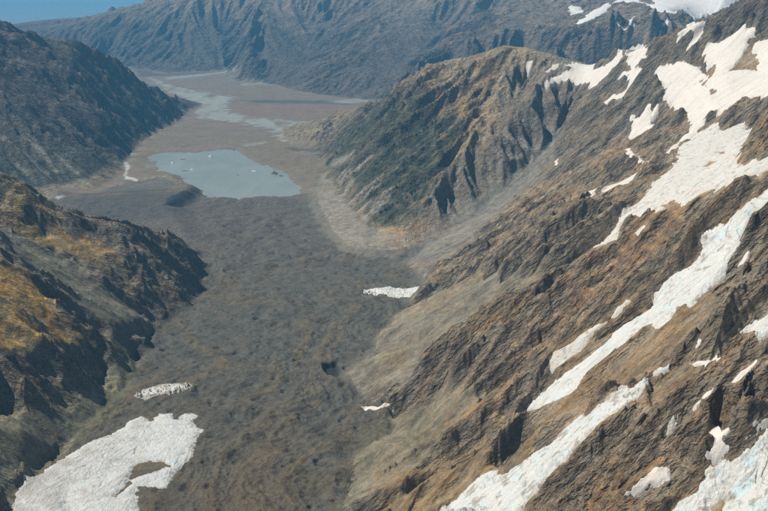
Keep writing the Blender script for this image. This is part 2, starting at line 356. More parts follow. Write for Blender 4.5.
# where loose debris or grass makes the ground smooth, and where rock makes it rough
SMOOTH = np.zeros((NR, NC), np.float32)
Z_TALUS1 = [(0, 226), (45, 250), (90, 275), (130, 305), (150, 325), (140, 345), (122, 382), (108, 350), (105, 326), (60, 286), (20, 262), (0, 248)]
Z_TALUS2 = [(-30, 420), (30, 408), (95, 395), (118, 360), (140, 350), (130, 384), (100, 425), (60, 446), (25, 480), (-30, 500)]
Z_GOLD1 = [(52, 232), (85, 236), (112, 248), (120, 258), (97, 263), (66, 254), (42, 240)]
Z_GOLD2 = [(-60, 240), (0, 256), (28, 272), (50, 294), (70, 325), (82, 336), (62, 345), (30, 348), (0, 352), (-60, 360)]
Z_FAN = [(308, 190), (326, 172), (345, 202), (367, 226), (400, 233), (405, 250), (394, 258), (370, 256), (342, 252), (322, 230), (308, 206)]
Z_SIDE = [(402, 262), (425, 236), (450, 216), (480, 196), (515, 165), (545, 130), (562, 132), (545, 172), (505, 208), (465, 246), (435, 272), (418, 284)]
Z_APRON = [(340, 376), (372, 340), (404, 309), (440, 286), (480, 272), (520, 268), (545, 275), (500, 305), (455, 335), (430, 362), (400, 395), (370, 392)]
Z_APRON2 = [(360, 430), (400, 408), (450, 390), (480, 378), (500, 385), (470, 410), (440, 440), (400, 480), (350, 505)]
Z_APRON3 = [(395, 480), (450, 450), (510, 440), (545, 425), (520, 455), (470, 485), (420, 515), (370, 515)]
for zp, w in ((Z_TALUS1, .8), (Z_TALUS2, .85), (Z_GOLD1, .7), (Z_GOLD2, .6), (Z_FAN, .9), (Z_SIDE, .85), (Z_APRON, .85), (Z_APRON2, .8), (Z_APRON3, .6), ([(322, 151), (345, 129), (375, 109), (405, 95), (440, 100), (455, 120), (440, 160), (416, 200), (398, 225), (368, 225), (345, 201), (332, 183)], .2)):
    SMOOTH = np.maximum(SMOOTH, w * zone(zp, 16, 8))
hx, hy = gradient(HB)
slope = np.hypot(hx, hy)
floorness = np.clip(1 - (HB - zfloor(GY)[:, None]) / 60.0, 0, 1)
steep = np.clip((slope - 0.10) / 0.35, 0, 1) * (1 - 0.9 * floorness ** 2)
rocky = steep * (1 - SMOOTH) * np.clip((31000 - Y) / 4000, 0.15, 1)
icez = np.zeros((NR, NC), np.float32)
for poly in ICE_BEDS: icez = np.maximum(icez, zone(poly, 26 if poly in (G_LONG, G_TOP, G_NARROW, G_DIRTY, G_CORNER) else 10, 3))
icez = np.maximum(icez, .95 * zone([(575, 345), (640, 300), (700, 262), (730, 285), (690, 345), (640, 385), (590, 412), (530, 430), (515, 415)], 20, 4))
icez = np.maximum(icez, .95 * zone([(625, 378), (690, 350), (705, 372), (665, 405), (628, 408)], 16, 4))
rocky = rocky * (1 - .8 * icez)
rocky = rocky * (1 + .05 * ((X < -1100) & (Y < 6300)))
# wander the ground plan a little so that nothing runs dead straight
big = fbm(X, Y, 1100, 3, 3)
sel = steep > 0.01
xs, ys = X[sel], Y[sel]; sp = SPC[sel]
gl = slope[sel] + 1e-6
px0, py0 = (hy[sel] / gl).astype(np.float32), (-hx[sel] / gl).astype(np.float32)
# on the great right slope the ribs run parallel to the ice tongues
pa, pb = atR(768, 215), atR(535, 408); rd = np.array([pb[0] - pa[0], pb[1] - pa[1]]); rd /= np.linalg.norm(rd)
rw = (np.clip((xs + 100) / 300, 0, 1) * np.clip((6900 - ys) / 500, 0, 1)).astype(np.float32)
sw = (np.clip((xs + 300) / 300, 0, 1) * np.clip((ys - 7200) / 600, 0, 1) * np.clip((12500 - ys) / 800, 0, 1)).astype(np.float32)
mwt = (np.clip((-xs - 1400) / 300, 0, 1) * np.clip((ys - 7600) / 600, 0, 1) * np.clip((16500 - ys) / 800, 0, 1)).astype(np.float32)
sgn = np.sign(px0 * -rd[1] + py0 * rd[0] + 1e-9)
rpx, rpy = -rd[1] * sgn, rd[0] * sgn
farw = np.clip((ys - 9000) / 7000, 0, 1) * np.clip((27500 - ys) / 2500, 0, 1)
acc = np.zeros(xs.shape, np.float32); ax_ = np.zeros_like(acc); ay_ = np.zeros_like(acc)
for o, wl in enumerate((700.0, 700.0, 350.0, 180.0, 90.0, 45.0)):
    kk = rw * (0.9, 0.85, 0.75, 0.6, 0.5, 0.4)[o]; qx, qy = px0 + kk * (rpx - px0), py0 + kk * (rpy - py0); qn = np.hypot(qx, qy) + 1e-6
    dx, dy = (qx / qn + 0.45 * ay_).astype(np.float32), (qy / qn - 0.45 * ax_).astype(np.float32)
    v, gx_, gy_ = gullies(xs / wl, ys / wl, dx, dy, 50 + o)
    fade = np.clip(wl / sp / 3 - 1, 0, 1)
    loc = (0.12 + 0.08 * farw) * wl
    if o == 0: loc = loc * (0.55 + 0.45 * farw)
    else:
        sg = np.sign(v); v = 0.55 - 1.9 * np.abs(v); gx_ = -1.9 * sg * gx_; gy_ = -1.9 * sg * gy_; loc = loc * ((0.85 + 0.45 * rw + 0.45 * sw + 0.4 * mwt) if o < 4 else 0.55)
    if o == 3: fine0 = acc.copy()
    acc += v * loc * fade
    ax_ += gx_ * 0.35; ay_ += gy_ * 0.35
G = np.zeros((NR, NC), np.float32); G[sel] = acc
GF = np.zeros((NR, NC), np.float32); GF[sel] = (acc - fine0) / 8.0          # fine gullies: hollows below 0, ribs above
GM = np.zeros((NR, NC), np.float32); GM[sel] = fine0 / 30.0
# large ribs on the far range
wl = 2400.0
sel2 = (Y > 8500) & (steep > 0.01)
x2, y2 = X[sel2], Y[sel2]; g2 = slope[sel2] + 1e-6
v, gx_, gy_ = gullies(x2 / wl, y2 / wl, (hy[sel2] / g2).astype(np.float32), (-hx[sel2] / g2).astype(np.float32), 91)
G2 = np.zeros((NR, NC), np.float32); G2[sel2] = (0.5 - 1.9 * np.abs(v)) * 420 * np.clip((y2 - 14000) / 4000, 0.12, 1) * np.clip((25500 - y2) / 2500, 0, 1) * np.clip((HB[sel2] - 60) / 450, 0, 1)
crag = fbm(X, Y, 170, 5, 11, 0.55, SPC, ridged=True)
H = H + rocky * (G + G2) * np.clip(slope / 0.6, 0.3, 1.15) + rocky * crag * (12 + 10 * np.clip((Y - 9000) / 9000, 0, 1)) + rocky * big * 16 + steep * SMOOTH * (0.2 * G + 2.5 * crag)
# bands of harder rock stand out as steps
bd = (H + 0.35 * X - 0.2 * Y + fbm(X, Y, 500, 3, 15) * 60) / 52.0
frb = bd - np.floor(bd)
stepm = rocky * np.clip(fbm(X, Y, 700, 3, 16) * 1.6 + .35, 0, 1) * np.clip((10500 - Y) / 2500, 0, 1)
H = H + stepm * 15 * (np.clip((frb - .5) * 3 + .5, 0, 1) - frb)
# hummocks of the debris-covered glacier, flow ridges along it
near = np.clip((9100 - Y) / 500, 0, 1)
hum = fbm(X, Y, 190, 5, 21, 0.6, SPC)
wx, wy = fbm(X, Y, 1300, 3, 34) * 330, fbm(X, Y, 900, 3, 35) * 500
flow = fbm(X + 0.05 * Y + wx, (Y + wy) * 0.16, 150, 4, 33, 0.55, SPC)
pits = fbm(X, Y, 75, 2, 40, 0.5, SPC)
H = H + floorness * near * (hum * np.clip(12 + 14 * fbm(X, Y, 700, 2, 45), 4, 26) + flow * 7.5 + np.clip(fbm(X + wx, Y, 70, 3, 44, 0.6, SPC, ridged=True), -1, 2) * 5.0 - 30 * np.clip(pits - 0.42, 0, 1)) + floorness * (1 - near) * np.clip(hum, -1, 1) * np.where(Y < 12300, 5.5, 0.4)
for pit, dep in (([(322, 366), (336, 362), (342, 372), (338, 378), (326, 374)], 26), ([(375, 404), (400, 406), (398, 411), (378, 409)], 10), ([(268, 343), (280, 341), (282, 345), (270, 346)], 12)):
    H = H - dep * zone(pit, 4, 2)
# bedding of the great right slope: long sharp fins along the ribs, flutes across their walls
AC, AL = -rd[1] * X + rd[0] * Y, rd[0] * X + rd[1] * Y
RW = (np.clip((X + 50) / 300, 0, 1) * np.clip((7300 - Y) / 700, 0, 1)).astype(np.float32) * rocky
wob = fbm(X, Y, 420, 3, 201) * 60
def fins(a, b, wl, stretch, seed):
    n = perlin((a + wob) / wl, b / (wl * stretch), seed); m_ = perlin((a + wob) / (wl * .45), b / (wl * .45 * stretch), seed + 1)
    return (1 - np.minimum(np.abs(n) * 2.2, 1)) ** 1.5 + .45 * (1 - np.minimum(np.abs(m_) * 2.2, 1)) ** 1.5 - .6
sel3 = RW > .01
FIN = np.zeros((NR, NC), np.float32); FLU = np.zeros((NR, NC), np.float32)
wob_, wob = wob, 0.0
FIN[sel3] = fins(AC[sel3] + wob_[sel3], AL[sel3], 95.0, 7.0, 211); FLU[sel3] = fins(AL[sel3] + wob_[sel3], AC[sel3], 48.0, 5.0, 221)
hx, hy = gradient(blur(H, 2, 2)); wall = np.clip((np.hypot(hx, hy) - .85) / .5, 0, 1)
finm = np.clip(fbm(X, Y, 600, 2, 231) * 1.4 + .65, .15, 1)
H = H + RW * (FIN * 24 * finm + FLU * 12 * wall)
flz = zone([(438, 348), (470, 329), (520, 306), (560, 290), (556, 304), (500, 338), (455, 355)], 8, 3)
H = H + flz * 13 * (.5 - np.abs(np.sin((AL + wob_ * .3) / 17.0)))
# weathered crests: no lone needles
H = np.minimum(H, blur(H, 2.2, 2.2) + 0.0075 * Y)
HS = blur(H, 5, 6)
BEDS = np.zeros((NR, NC), np.float32)
for poly in ICE_BEDS: BEDS = np.maximum(BEDS, zone(poly, 8, 2))
for _, poly in FAR_SNOW: BEDS = np.maximum(BEDS, zone(poly, 8, 2, 11500))
H = H + (HS - H) * 0.8 * BEDS
HS = blur(H, 5, 6)

# ------------------------------------------------------------------ ground colours (what the ground is made of, plus painted shade on the lake cliff)
hx, hy = gradient(H); SL = np.hypot(hx, hy)
hxs, hys = gradient(HS); SLS = np.hypot(hxs, hys)
C = np.zeros((NR, NC, 3), np.float32)
def rgb(*c): return np.array(c, np.float32)
def mix(mask, c):
    global C
    C += np.clip(mask, 0, 1)[..., None] * (np.asarray(c, np.float32) - C)
n1 = fbm(X, Y, 420, 4, 71, 0.6, SPC); n2 = fbm(X, Y, 120, 4, 77, 0.6, SPC); n3 = fbm(X, Y, 900, 3, 79)
ROCK, ROCK2, SCREE = rgb(.120, .100, .070), rgb(.165, .120, .072), rgb(.155, .142, .110)
C[:] = ROCK
mix(0.5 + 0.9 * n1, ROCK2)

mix(np.clip(0.9 - SLS / 0.75 + 0.4 * n2, 0, 1) * 0.8, SCREE)
mix(np.clip((SL - 1.0) / 0.6, 0, 0.7), rgb(.085, .075, .062))
# region masks
FLOOR = blur(((TIN - zfloor(GY)[:, None] < 14) | ((TIN - zfloor(GY)[:, None] < 90) & (Y > 6250) & (Y < 9150) & (X < -850) & (X > -3300) & (slope < .33))).astype(np.float32), 1, 1)
isfloor = FLOOR > 0.5
near_ = (Y < 9000)
dab = FLOOR * near_
mix(dab, rgb(.105, .099, .087)); mix(dab * np.clip(0.25 + 1.5 * flow, 0, 1), rgb(.135, .110, .078)); mix(dab * np.clip(fbm(X + wx, Y + wy, 420, 4, 46, .6, SPC) * 1.5, 0, 1) * .7, rgb(.098, .096, .086)); mix(dab * np.clip(n2 * 1.5, 0, 1) * .8, rgb(.075, .07, .062))
pl = FLOOR * (~near_)
mix(pl, rgb(.152, .124, .10)); mix(pl * np.clip(n3 * 1.5, 0, 1), rgb(.13, .12, .09))

# left mountain: dark greywacke, tussock and scree streaks
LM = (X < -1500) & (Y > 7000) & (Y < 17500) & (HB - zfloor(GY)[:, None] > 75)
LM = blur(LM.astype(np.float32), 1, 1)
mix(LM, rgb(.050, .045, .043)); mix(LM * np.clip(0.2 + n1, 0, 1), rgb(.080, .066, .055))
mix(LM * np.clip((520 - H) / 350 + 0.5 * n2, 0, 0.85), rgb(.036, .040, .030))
for a in (c1((15, 405), (90, 470), (140, 511), (125, 511), (70, 465), (10, 412)), c1((60, 400), (120, 440), (180, 505), (165, 508), (105, 445), (55, 405)), c1((130, 425), (190, 475), (230, 508), (215, 511), (170, 470)), c1((45, 470), (100, 511), (80, 520), (40, 480)),
          c1((150, 240), (190, 260), (200, 285), (180, 275)), c1((215, 280), (265, 290), (270, 310), (235, 315))):
    mix(zone(a, 3, 3) * .75, rgb(.17, .155, .13))
# near hillside
NL = blur(((X < -1150) & (Y < 6700) & ~isfloor).astype(np.float32), 1, 1)
mix(NL, rgb(.112, .096, .066)); mix(NL * np.clip(0.25 + n2, 0, 1), rgb(.145, .115, .072))
GOLD, OLIVE, TALUS = rgb(.29, .175, .040), rgb(.165, .120, .042), rgb(.135, .128, .094)
mix(zone([(0, 180), (30, 197), (62, 214), (50, 232), (70, 252), (30, 240), (0, 215)], 14, 10) * .8, OLIVE)
mix(zone([(0, 226), (45, 250), (90, 275), (130, 305), (150, 325), (140, 345), (122, 382), (108, 350), (105, 326), (60, 286), (20, 262), (0, 248)], 12, 8) * .85, TALUS)
mix(zone([(-30, 420), (30, 408), (95, 395), (118, 360), (140, 350), (130, 384), (100, 425), (60, 446), (25, 480), (-30, 500)], 12, 8) * .85, rgb(.125, .120, .078))
mix(zone([(52, 232), (85, 236), (112, 248), (120, 258), (97, 263), (66, 254), (42, 240)], 8, 8), GOLD)
mix(zone([(85, 250), (125, 262), (140, 275), (120, 285), (100, 270)], 10, 8) * .6, OLIVE)
mix(zone([(-60, 240), (0, 256), (28, 272), (50, 294), (70, 325), (82, 336), (62, 345), (30, 348), (0, 352), (-60, 360)], 10, 8), GOLD)
mix(zone([(-40, 290), (25, 300), (50, 318), (20, 338), (-40, 330)], 14, 14) * .5, rgb(.15, .11, .035))
mix(zone([(78, 222), (110, 226), (150, 246), (180, 270), (190, 285), (160, 282), (120, 250), (95, 236)], 8, 6) * .6, rgb(.12, .10, .075))
# debris-covered ice near the lake is greyer, near the camera browner
mix(dab * np.clip((Y - 5200) / 2500, 0, 1) * .8, rgb(.105, .097, .088))
mix(dab * np.clip((4700 - Y) / 1800, 0, 1) * np.clip(0.6 + n1, 0, 1) * .8, rgb(.125, .098, .066))
mix(zone([(66, 202), (95, 192), (130, 181), (165, 178), (190, 186), (196, 200), (180, 212), (140, 222), (90, 218)], 10, 8) * .8, rgb(.078, .076, .074))
mix(zone([(322, 366), (336, 362), (341, 371), (338, 377), (326, 374)], 3, 2) * .9, rgb(.03, .033, .034))
mix(zone(c4((486, 112), (496, 88), (545, 62), (572, 42), (594, 66), (575, 85), (530, 105)), 4, 4), rgb(.035, .040, .044))  # lake-shore cliff: dark ice, with the shade on its face painted in
for a in ([(121, 158), (124, 158), (130, 166), (127, 174), (123, 175), (126, 167)], [(123, 174), (128, 176), (138, 179), (137, 181), (126, 179)], [(54, 197), (62, 194), (66, 196), (58, 199)]):
    mix(zone(a, 2, 1.5), rgb(.36, .36, .34))
# spur
VEG = zone([(322, 151), (345, 129), (375, 109), (405, 92), (440, 92), (462, 105), (474, 120), (472, 140), (455, 162), (436, 184), (416, 210), (398, 229), (368, 225), (345, 201), (332, 183)], 24, 16)
mix(VEG, rgb(.038, .042, .030))
scrub = fbm(X, Y, 75, 3, 301, .65, SPC)
mix(VEG * np.clip(scrub * 3.5 - .6, 0, 1) * .75, rgb(.095, .080, .052)); mix(VEG * np.clip(-scrub * 3.5 - .6, 0, 1) * .7, rgb(.022, .028, .018))
TAW = rgb(.24, .165, .085)
mix(zone([(405, 85), (440, 68), (480, 57), (510, 49), (530, 50), (552, 62), (548, 85), (520, 105), (495, 130), (470, 150), (452, 158), (462, 130), (445, 112)], 18, 16) * np.clip(.75 + n2, 0, 1), TAW)
mix(zone([(500, 75), (535, 62), (575, 70), (585, 95), (555, 125), (520, 150), (495, 165), (500, 120)], 16, 14) * .8, rgb(.115, .10, .082))
for p in (((338, 181), (372, 158)), ((342, 196), (352, 178)), ((350, 204), (384, 178)), ((362, 219), (405, 178)), ((358, 213), (372, 197)), ((332, 166), (352, 155))):
    (u0, v0), (u1, v1) = p; mix(zone([(u0 - 2, v0), (u1, v1 - 1), (u1 + 2, v1 + 1), (u0 + 4, v0 + 3)], 2.5, 3) * .75, rgb(.19, .172, .145))
FAN = rgb(.165, .148, .122)
mix(zone([(308, 190), (326, 172), (345, 202), (367, 226), (400, 233), (405, 250), (394, 258), (370, 256), (342, 252), (322, 230), (308, 206)], 6, 5), FAN)
mix(zone([(316, 200), (330, 190), (350, 225), (375, 245), (345, 246), (328, 228)], 8, 6) * .6, rgb(.20, .175, .14))
mix(zone([(392, 228), (402, 234), (404, 250), (396, 252), (390, 240)], 5, 4) * .3, rgb(.20, .115, .06))
mix(zone([(372, 222), (400, 228), (404, 235), (385, 234)], 5, 4) * .5, rgb(.19, .125, .06))
# side valley
mix(zone([(425, 215), (450, 180), (490, 145), (525, 115), (560, 95), (575, 110), (545, 140), (505, 180), (460, 215), (425, 245)], 14, 14) * .75, rgb(.085, .076, .064))
mix(zone(Z_SIDE, 14, 10) * .95, rgb(.105, .100, .090))
mix(zone([(415, 268), (470, 240), (520, 215), (540, 205), (500, 238), (450, 268), (425, 282)], 10, 8) * .6, rgb(.15, .135, .105))
# right slope: scree aprons, tussock bands
mix(zone([(340, 376), (372, 340), (404, 309), (440, 286), (480, 272), (520, 268), (545, 275), (500, 305), (455, 335), (430, 362), (400, 395), (370, 392)], 14, 10) * .9, rgb(.135, .122, .090))
mix(zone([(405, 312), (440, 288), (475, 268), (505, 250), (520, 255), (470, 285), (430, 312)], 10, 8) * .6, rgb(.15, .115, .07))
mix(zone([(412, 296), (440, 281), (470, 264), (468, 270), (440, 288), (416, 300)], 4, 3) * .8, rgb(.055, .055, .03))
for a in (c5((620, 475), (700, 430), (768, 395), (768, 420), (700, 460), (640, 482)), [(462, 332), (500, 312), (535, 298), (530, 306), (500, 322), (466, 340)], [(385, 355), (405, 352), (408, 366), (392, 370)]):
    mix(zone(a, 7, 6) * .75, rgb(.165, .105, .035))
mix(zone([(420, 375), (460, 345), (510, 318), (530, 325), (490, 355), (440, 385)], 10, 8) * .8, rgb(.105, .095, .073))
mix(zone([(360, 430), (400, 408), (450, 390), (500, 372), (520, 380), (480, 410), (440, 440), (400, 480), (350, 505)], 16, 12) * .8, rgb(.110, .098, .068))
mix(zone([(395, 480), (450, 450), (510, 440), (545, 425), (520, 455), (470, 485), (420, 515), (370, 515)], 12, 10) * .8, rgb(.125, .085, .042))
mix(zone([(415, 435), (450, 400), (500, 375), (520, 390), (500, 410), (450, 440)], 12, 12) * np.clip(.4 + n2, 0, 1), rgb(.17, .105, .055))
RB = rgb(.165, .100, .052)
for a in ([(540, 420), (600, 395), (650, 375), (690, 340), (768, 300), (768, 440), (700, 480), (640, 511), (500, 511), (560, 450)], [(600, 240), (680, 215), (768, 180), (768, 200), (690, 270), (600, 330), (520, 380), (480, 390)]):
    mix(zone(a, 30, 25) * np.clip(.35 + .9 * n1, 0, 1), RB)
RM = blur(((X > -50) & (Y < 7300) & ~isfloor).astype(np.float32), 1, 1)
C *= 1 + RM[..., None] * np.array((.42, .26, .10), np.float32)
mix(zone(c3((548, 95), (575, 55), (650, 40), (690, 10), (720, -10), (850, -20), (850, 105), (768, 108), (745, 83), (700, 83), (640, 116), (590, 126), (568, 115)), 5, 4), rgb(.055, .053, .050))
# plain: gravel braids and darker scrub
pn = fbm(X, Y * 0.35, 260, 4, 131, 0.65, SPC)
plz = FLOOR * (Y > 8800)
mix(plz * np.clip(n3, 0, 1), rgb(.155, .12, .09))
BRAID = rgb(.215, .225, .215)
br = zone(c10((90, 50), (160, 80), (330, 110), (310, 150), (380, 168), (500, 178), (595, 198), (530, 242), (470, 232), (440, 200), (330, 182), (225, 168), (235, 135), (150, 95), (100, 66)), 6, 10, 12000)
mix(br * FLOOR * np.clip(.95 + 1.3 * pn, 0, 1), BRAID)
for a, k in ((c10((130, 52), (200, 45), (330, 32), (350, 34), (210, 52), (140, 58)), .8), (c10((590, 125), (740, 108), (745, 124), (640, 130)), .7), (c10((350, 70), (450, 62), (455, 70), (360, 76)), .5), (c10((360, 250), (430, 240), (440, 246), (370, 256)), .6)):
    mix(zone(a, 3, 3, 11500) * k * FLOOR, BRAID)
for a in (c10((490, 258), (560, 258), (640, 262), (600, 272), (500, 266)), c10((330, 118), (600, 120), (690, 132), (420, 128)), c10((560, 90), (680, 75), (740, 95), (600, 100)), c10((40, 20), (120, 40), (340, 30), (200, 44), (60, 50))):
    mix(zone(a, 4, 4, 11000) * .7, rgb(.06, .06, .055))
mix(zone(c10((320, 130), (620, 130), (730, 140), (640, 180), (480, 165), (360, 160)), 6, 6, 12000) * .6, rgb(.165, .115, .085))
# far range
FR = blur(((Y > 15000) & ~isfloor).astype(np.float32), 1, 1)
mix(FR, rgb(.066, .058, .052)); mix(FR * np.clip((H - 800) / 700 + n1 * .6, 0, 1) * np.clip(.45 + 1.3 * n2, 0, 1) * .85, rgb(.25, .19, .13))
mix(FR * np.clip((H - 1750) / 250 + 1.2 * n2 - SL * .5, 0, 1) * (X > 2500), rgb(.75, .76, .78))
mix(RW * np.clip(-FIN * 1.2 - .2, 0, .55), rgb(.150, .140, .112)); mix(RW * np.clip(FIN * 1.0 - .15, 0, .5), rgb(.17, .108, .058))
mix(np.clip(-GF * 1.1 - .1, 0, .6) * (1 - .9 * VEG) * (1 - FR) * (1 - FLOOR) * (1 - .6 * LM), rgb(.15, .138, .115))
mix(np.clip(GF * 1.2 - .15, 0, .5) * (1 - VEG) * (1 - FLOOR) * (1 - LM), rgb(.10, .078, .055))
# rough bare rock shows through where it is steep
mix(np.clip((SL - 1.15) / 0.5, 0, 0.55) * (1 - FR), rgb(.085, .072, .058))

for zp, w, c_ in ((Z_APRON, .7, (.104, .099, .084)), (Z_APRON2, .6, (.100, .092, .068)), (Z_APRON3, .5, (.135, .098, .052)), (Z_FAN, .6, (.140, .128, .108)), (Z_SIDE, .7, (.112, .108, .098)), (Z_TALUS1, .6, (.125, .12, .09)), (Z_TALUS2, .6, (.118, .115, .078))):
    mix(zone(zp, 30, 16) * w * np.clip(.8 + .5 * n1, 0, 1), rgb(*c_))
C *= 1 - .13 * SMOOTH[..., None]
ROUGH = np.clip(1 - SMOOTH * .85 - .35 * BEDS, .2, 1).astype(np.float32)
C *= 1.38 - FLOOR[..., None] * np.array((.26, .24, .26), np.float32)
# ------------------------------------------------------------------ materials
def nodes(name):
    m = bpy.data.materials.new(name); m.use_nodes = True
    nt = m.node_tree; return m, nt, nt.nodes['Principled BSDF']
def math_node(nt, op, a, b):
    n = nt.nodes.new('ShaderNodeMath'); n.operation = op
    for i, x in enumerate((a, b)):
        if isinstance(x, (int, float)): n.inputs[i].default_value = x
        else: nt.links.new(x, n.inputs[i])
    return n.outputs[0]
def noise_node(nt, scale, detail=6, rough=0.6, vec=None, dist=0.0):
    n = nt.nodes.new('ShaderNodeTexNoise'); n.inputs['Scale'].default_value = scale; n.inputs['Detail'].default_value = detail
    n.inputs['Roughness'].default_value = rough; n.inputs['Distortion'].default_value = dist
    if vec is not None: nt.links.new(vec, n.inputs['Vector'])
    return n
def ground_material(name, wl=30.0, bump=6.0, contrast=0.5, crag=0.0, bedded=None, blocks=0.0):
    m, nt, b = nodes(name)
    at = nt.nodes.new('ShaderNodeAttribute'); at.attribute_name = 'ground'
    geo = nt.nodes.new('ShaderNodeNewGeometry')
    n = noise_node(nt, 1.0 / wl, 8, 0.72, geo.outputs['Position'])
    n2_ = noise_node(nt, 1.0 / (wl * 5), 5, 0.65, geo.outputs['Position'], 0.6)
    n3_ = noise_node(nt, 1.0 / (wl * 0.25), 5, 0.75, geo.outputs['Position'])
    def centred(o, k): return math_node(nt, 'MULTIPLY', math_node(nt, 'SUBTRACT', o, 0.5), k)
    f = math_node(nt, 'ADD', centred(n.outputs[0], contrast * 3.2), centred(n2_.outputs[0], contrast * 2.0))
    f = math_node(nt, 'ADD', f, centred(n3_.outputs[0], contrast * 1.7))
    f = math_node(nt, 'MAXIMUM', math_node(nt, 'ADD', f, 1.0), 0.25)
    mx = nt.nodes.new('ShaderNodeVectorMath'); mx.operation = 'SCALE'
    nt.links.new(at.outputs['Color'], mx.inputs[0]); nt.links.new(f, mx.inputs['Scale'])
    nt.links.new(mx.outputs[0], b.inputs['Base Color'])
    b.inputs['Roughness'].default_value = 0.95; b.inputs['Specular IOR Level'].default_value = 0.1
    hgt = n.outputs[0]
    if crag > 0:                      # broken blocks: creased cells, drawn out along the bedding
        e1 = Vector(bedded or (1, 0, 0)).normalized(); e2 = Vector((-e1.y, e1.x, 0)).normalized(); e3 = e1.cross(e2)
        cmb = nt.nodes.new('ShaderNodeCombineXYZ')
        for q, (e, k_) in enumerate(((e1, .28 if bedded else 1.0), (e2, 1.0), (e3, 1.0))):
            dt = nt.nodes.new('ShaderNodeVectorMath'); dt.operation = 'DOT_PRODUCT'
            nt.links.new(geo.outputs['Position'], dt.inputs[0]); dt.inputs[1].default_value = e * (k_ / wl)
            nt.links.new(dt.outputs['Value'], cmb.inputs[q])
        wp = nt.nodes.new('ShaderNodeVectorMath'); wp.operation = 'MULTIPLY_ADD'
        nt.links.new(n2_.outputs['Color'], wp.inputs[0]); wp.inputs[1].default_value = (1.2, 1.2, 1.2); nt.links.new(cmb.outputs[0], wp.inputs[2])
        vo = nt.nodes.new('ShaderNodeTexVoronoi'); vo.feature = 'F1'; vo.inputs['Scale'].default_value = 1.0
        vo.inputs['Detail'].default_value = 3.0; vo.inputs['Roughness'].default_value = .6
        nt.links.new(wp.outputs[0], vo.inputs['Vector'])
        if blocks > 0:
            sp_ = nt.nodes.new('ShaderNodeSeparateColor'); nt.links.new(vo.outputs['Color'], sp_.inputs[0])
            mx2 = nt.nodes.new('ShaderNodeVectorMath'); mx2.operation = 'SCALE'; nt.links.new(mx.outputs[0], mx2.inputs[0])
            nt.links.new(math_node(nt, 'ADD', math_node(nt, 'MULTIPLY', sp_.outputs[0], blocks), 1 - blocks / 2), mx2.inputs['Scale']); nt.links.new(mx2.outputs[0], b.inputs['Base Color'])
        hgt = math_node(nt, 'ADD', math_node(nt, 'MULTIPLY', hgt, .5), math_node(nt, 'MULTIPLY', vo.outputs['Distance'], crag))
    bp = nt.nodes.new('ShaderNodeBump'); bp.inputs['Distance'].default_value = bump; bp.inputs['Strength'].default_value = 1.0
    nt.links.new(at.outputs['Alpha'], bp.inputs['Strength']); nt.links.new(hgt, bp.inputs['Height']); nt.links.new(bp.outputs[0], b.inputs['Normal'])
    return m

# ------------------------------------------------------------------ terrain meshes
nrm = np.dstack([-hx, -hy, np.ones_like(hx)]); nrm /= np.linalg.norm(nrm, axis=2, keepdims=True)
def grid_mesh(name, Xg, Yg, Zg, face_mask, material, colour=None, normals=None, rough=None):
    nr, nc = Xg.shape
    fr, fc = np.nonzero(face_mask)
    idx = np.stack([fr * nc + fc, fr * nc + fc + 1, (fr + 1) * nc + fc + 1, (fr + 1) * nc + fc], 1)
    used, inv = np.unique(idx, return_inverse=True); inv = inv.reshape(-1, 4)
    co = np.stack([Xg.ravel()[used], Yg.ravel()[used], Zg.ravel()[used]], 1).astype(np.float32)
    me = bpy.data.meshes.new(name)
    me.vertices.add(len(co)); me.vertices.foreach_set('co', co.ravel())
    me.loops.add(inv.size); me.loops.foreach_set('vertex_index', inv.ravel().astype(np.int32))
    me.polygons.add(len(inv)); me.polygons.foreach_set('loop_start', np.arange(0, inv.size, 4, dtype=np.int32))
    me.polygons.foreach_set('use_smooth', np.ones(len(inv), bool))
    me.update(calc_edges=True)
    if colour is not None:
        a = me.attributes.new('ground', 'FLOAT_COLOR', 'POINT')
        cc = np.ones((len(used), 4), np.float32); cc[:, :3] = colour.reshape(-1, 3)[used]
        if rough is not None: cc[:, 3] = rough.ravel()[used]
        a.data.foreach_set('color', cc.ravel())
    if normals is not None:
        me.normals_split_custom_set_from_vertices(normals.reshape(-1, 3)[used].astype(np.float32))
    me.materials.append(material)
    o = bpy.data.objects.new(name, me); col.objects.link(o)
    return o
def tag(o, label=None, cat=None, group=None, kind=None):
    if label: o['label'] = label
    if cat: o['category'] = cat
    if group: o['group'] = group
    if kind: o['kind'] = kind
    return o

MG = ground_material('moraine_ground', 22, 15, 0.45, -.8, None, .55)
MR = ground_material('bedded_rock_ground', 32, 20, 0.5, .9, (rd[0], rd[1], -.75), .3)
ML = ground_material('slope_rock_ground', 34, 20, 0.5, .8, (1, .1, -.65), .3)
MC = ground_material('spur_rock_ground', 45, 24, 0.5, .7, None, .3)
MF = ground_material('far_rock_ground', 150, 60, 0.55, .7)
MP = ground_material('plain_ground', 60, 0.6, 0.3)
cx, cy = 0.25 * (X[:-1, :-1] + X[1:, :-1] + X[:-1, 1:] + X[1:, 1:]), 0.5 * (Y[:-1, :-1] + Y[1:, 1:])
ff = isfloor[:-1, :-1]
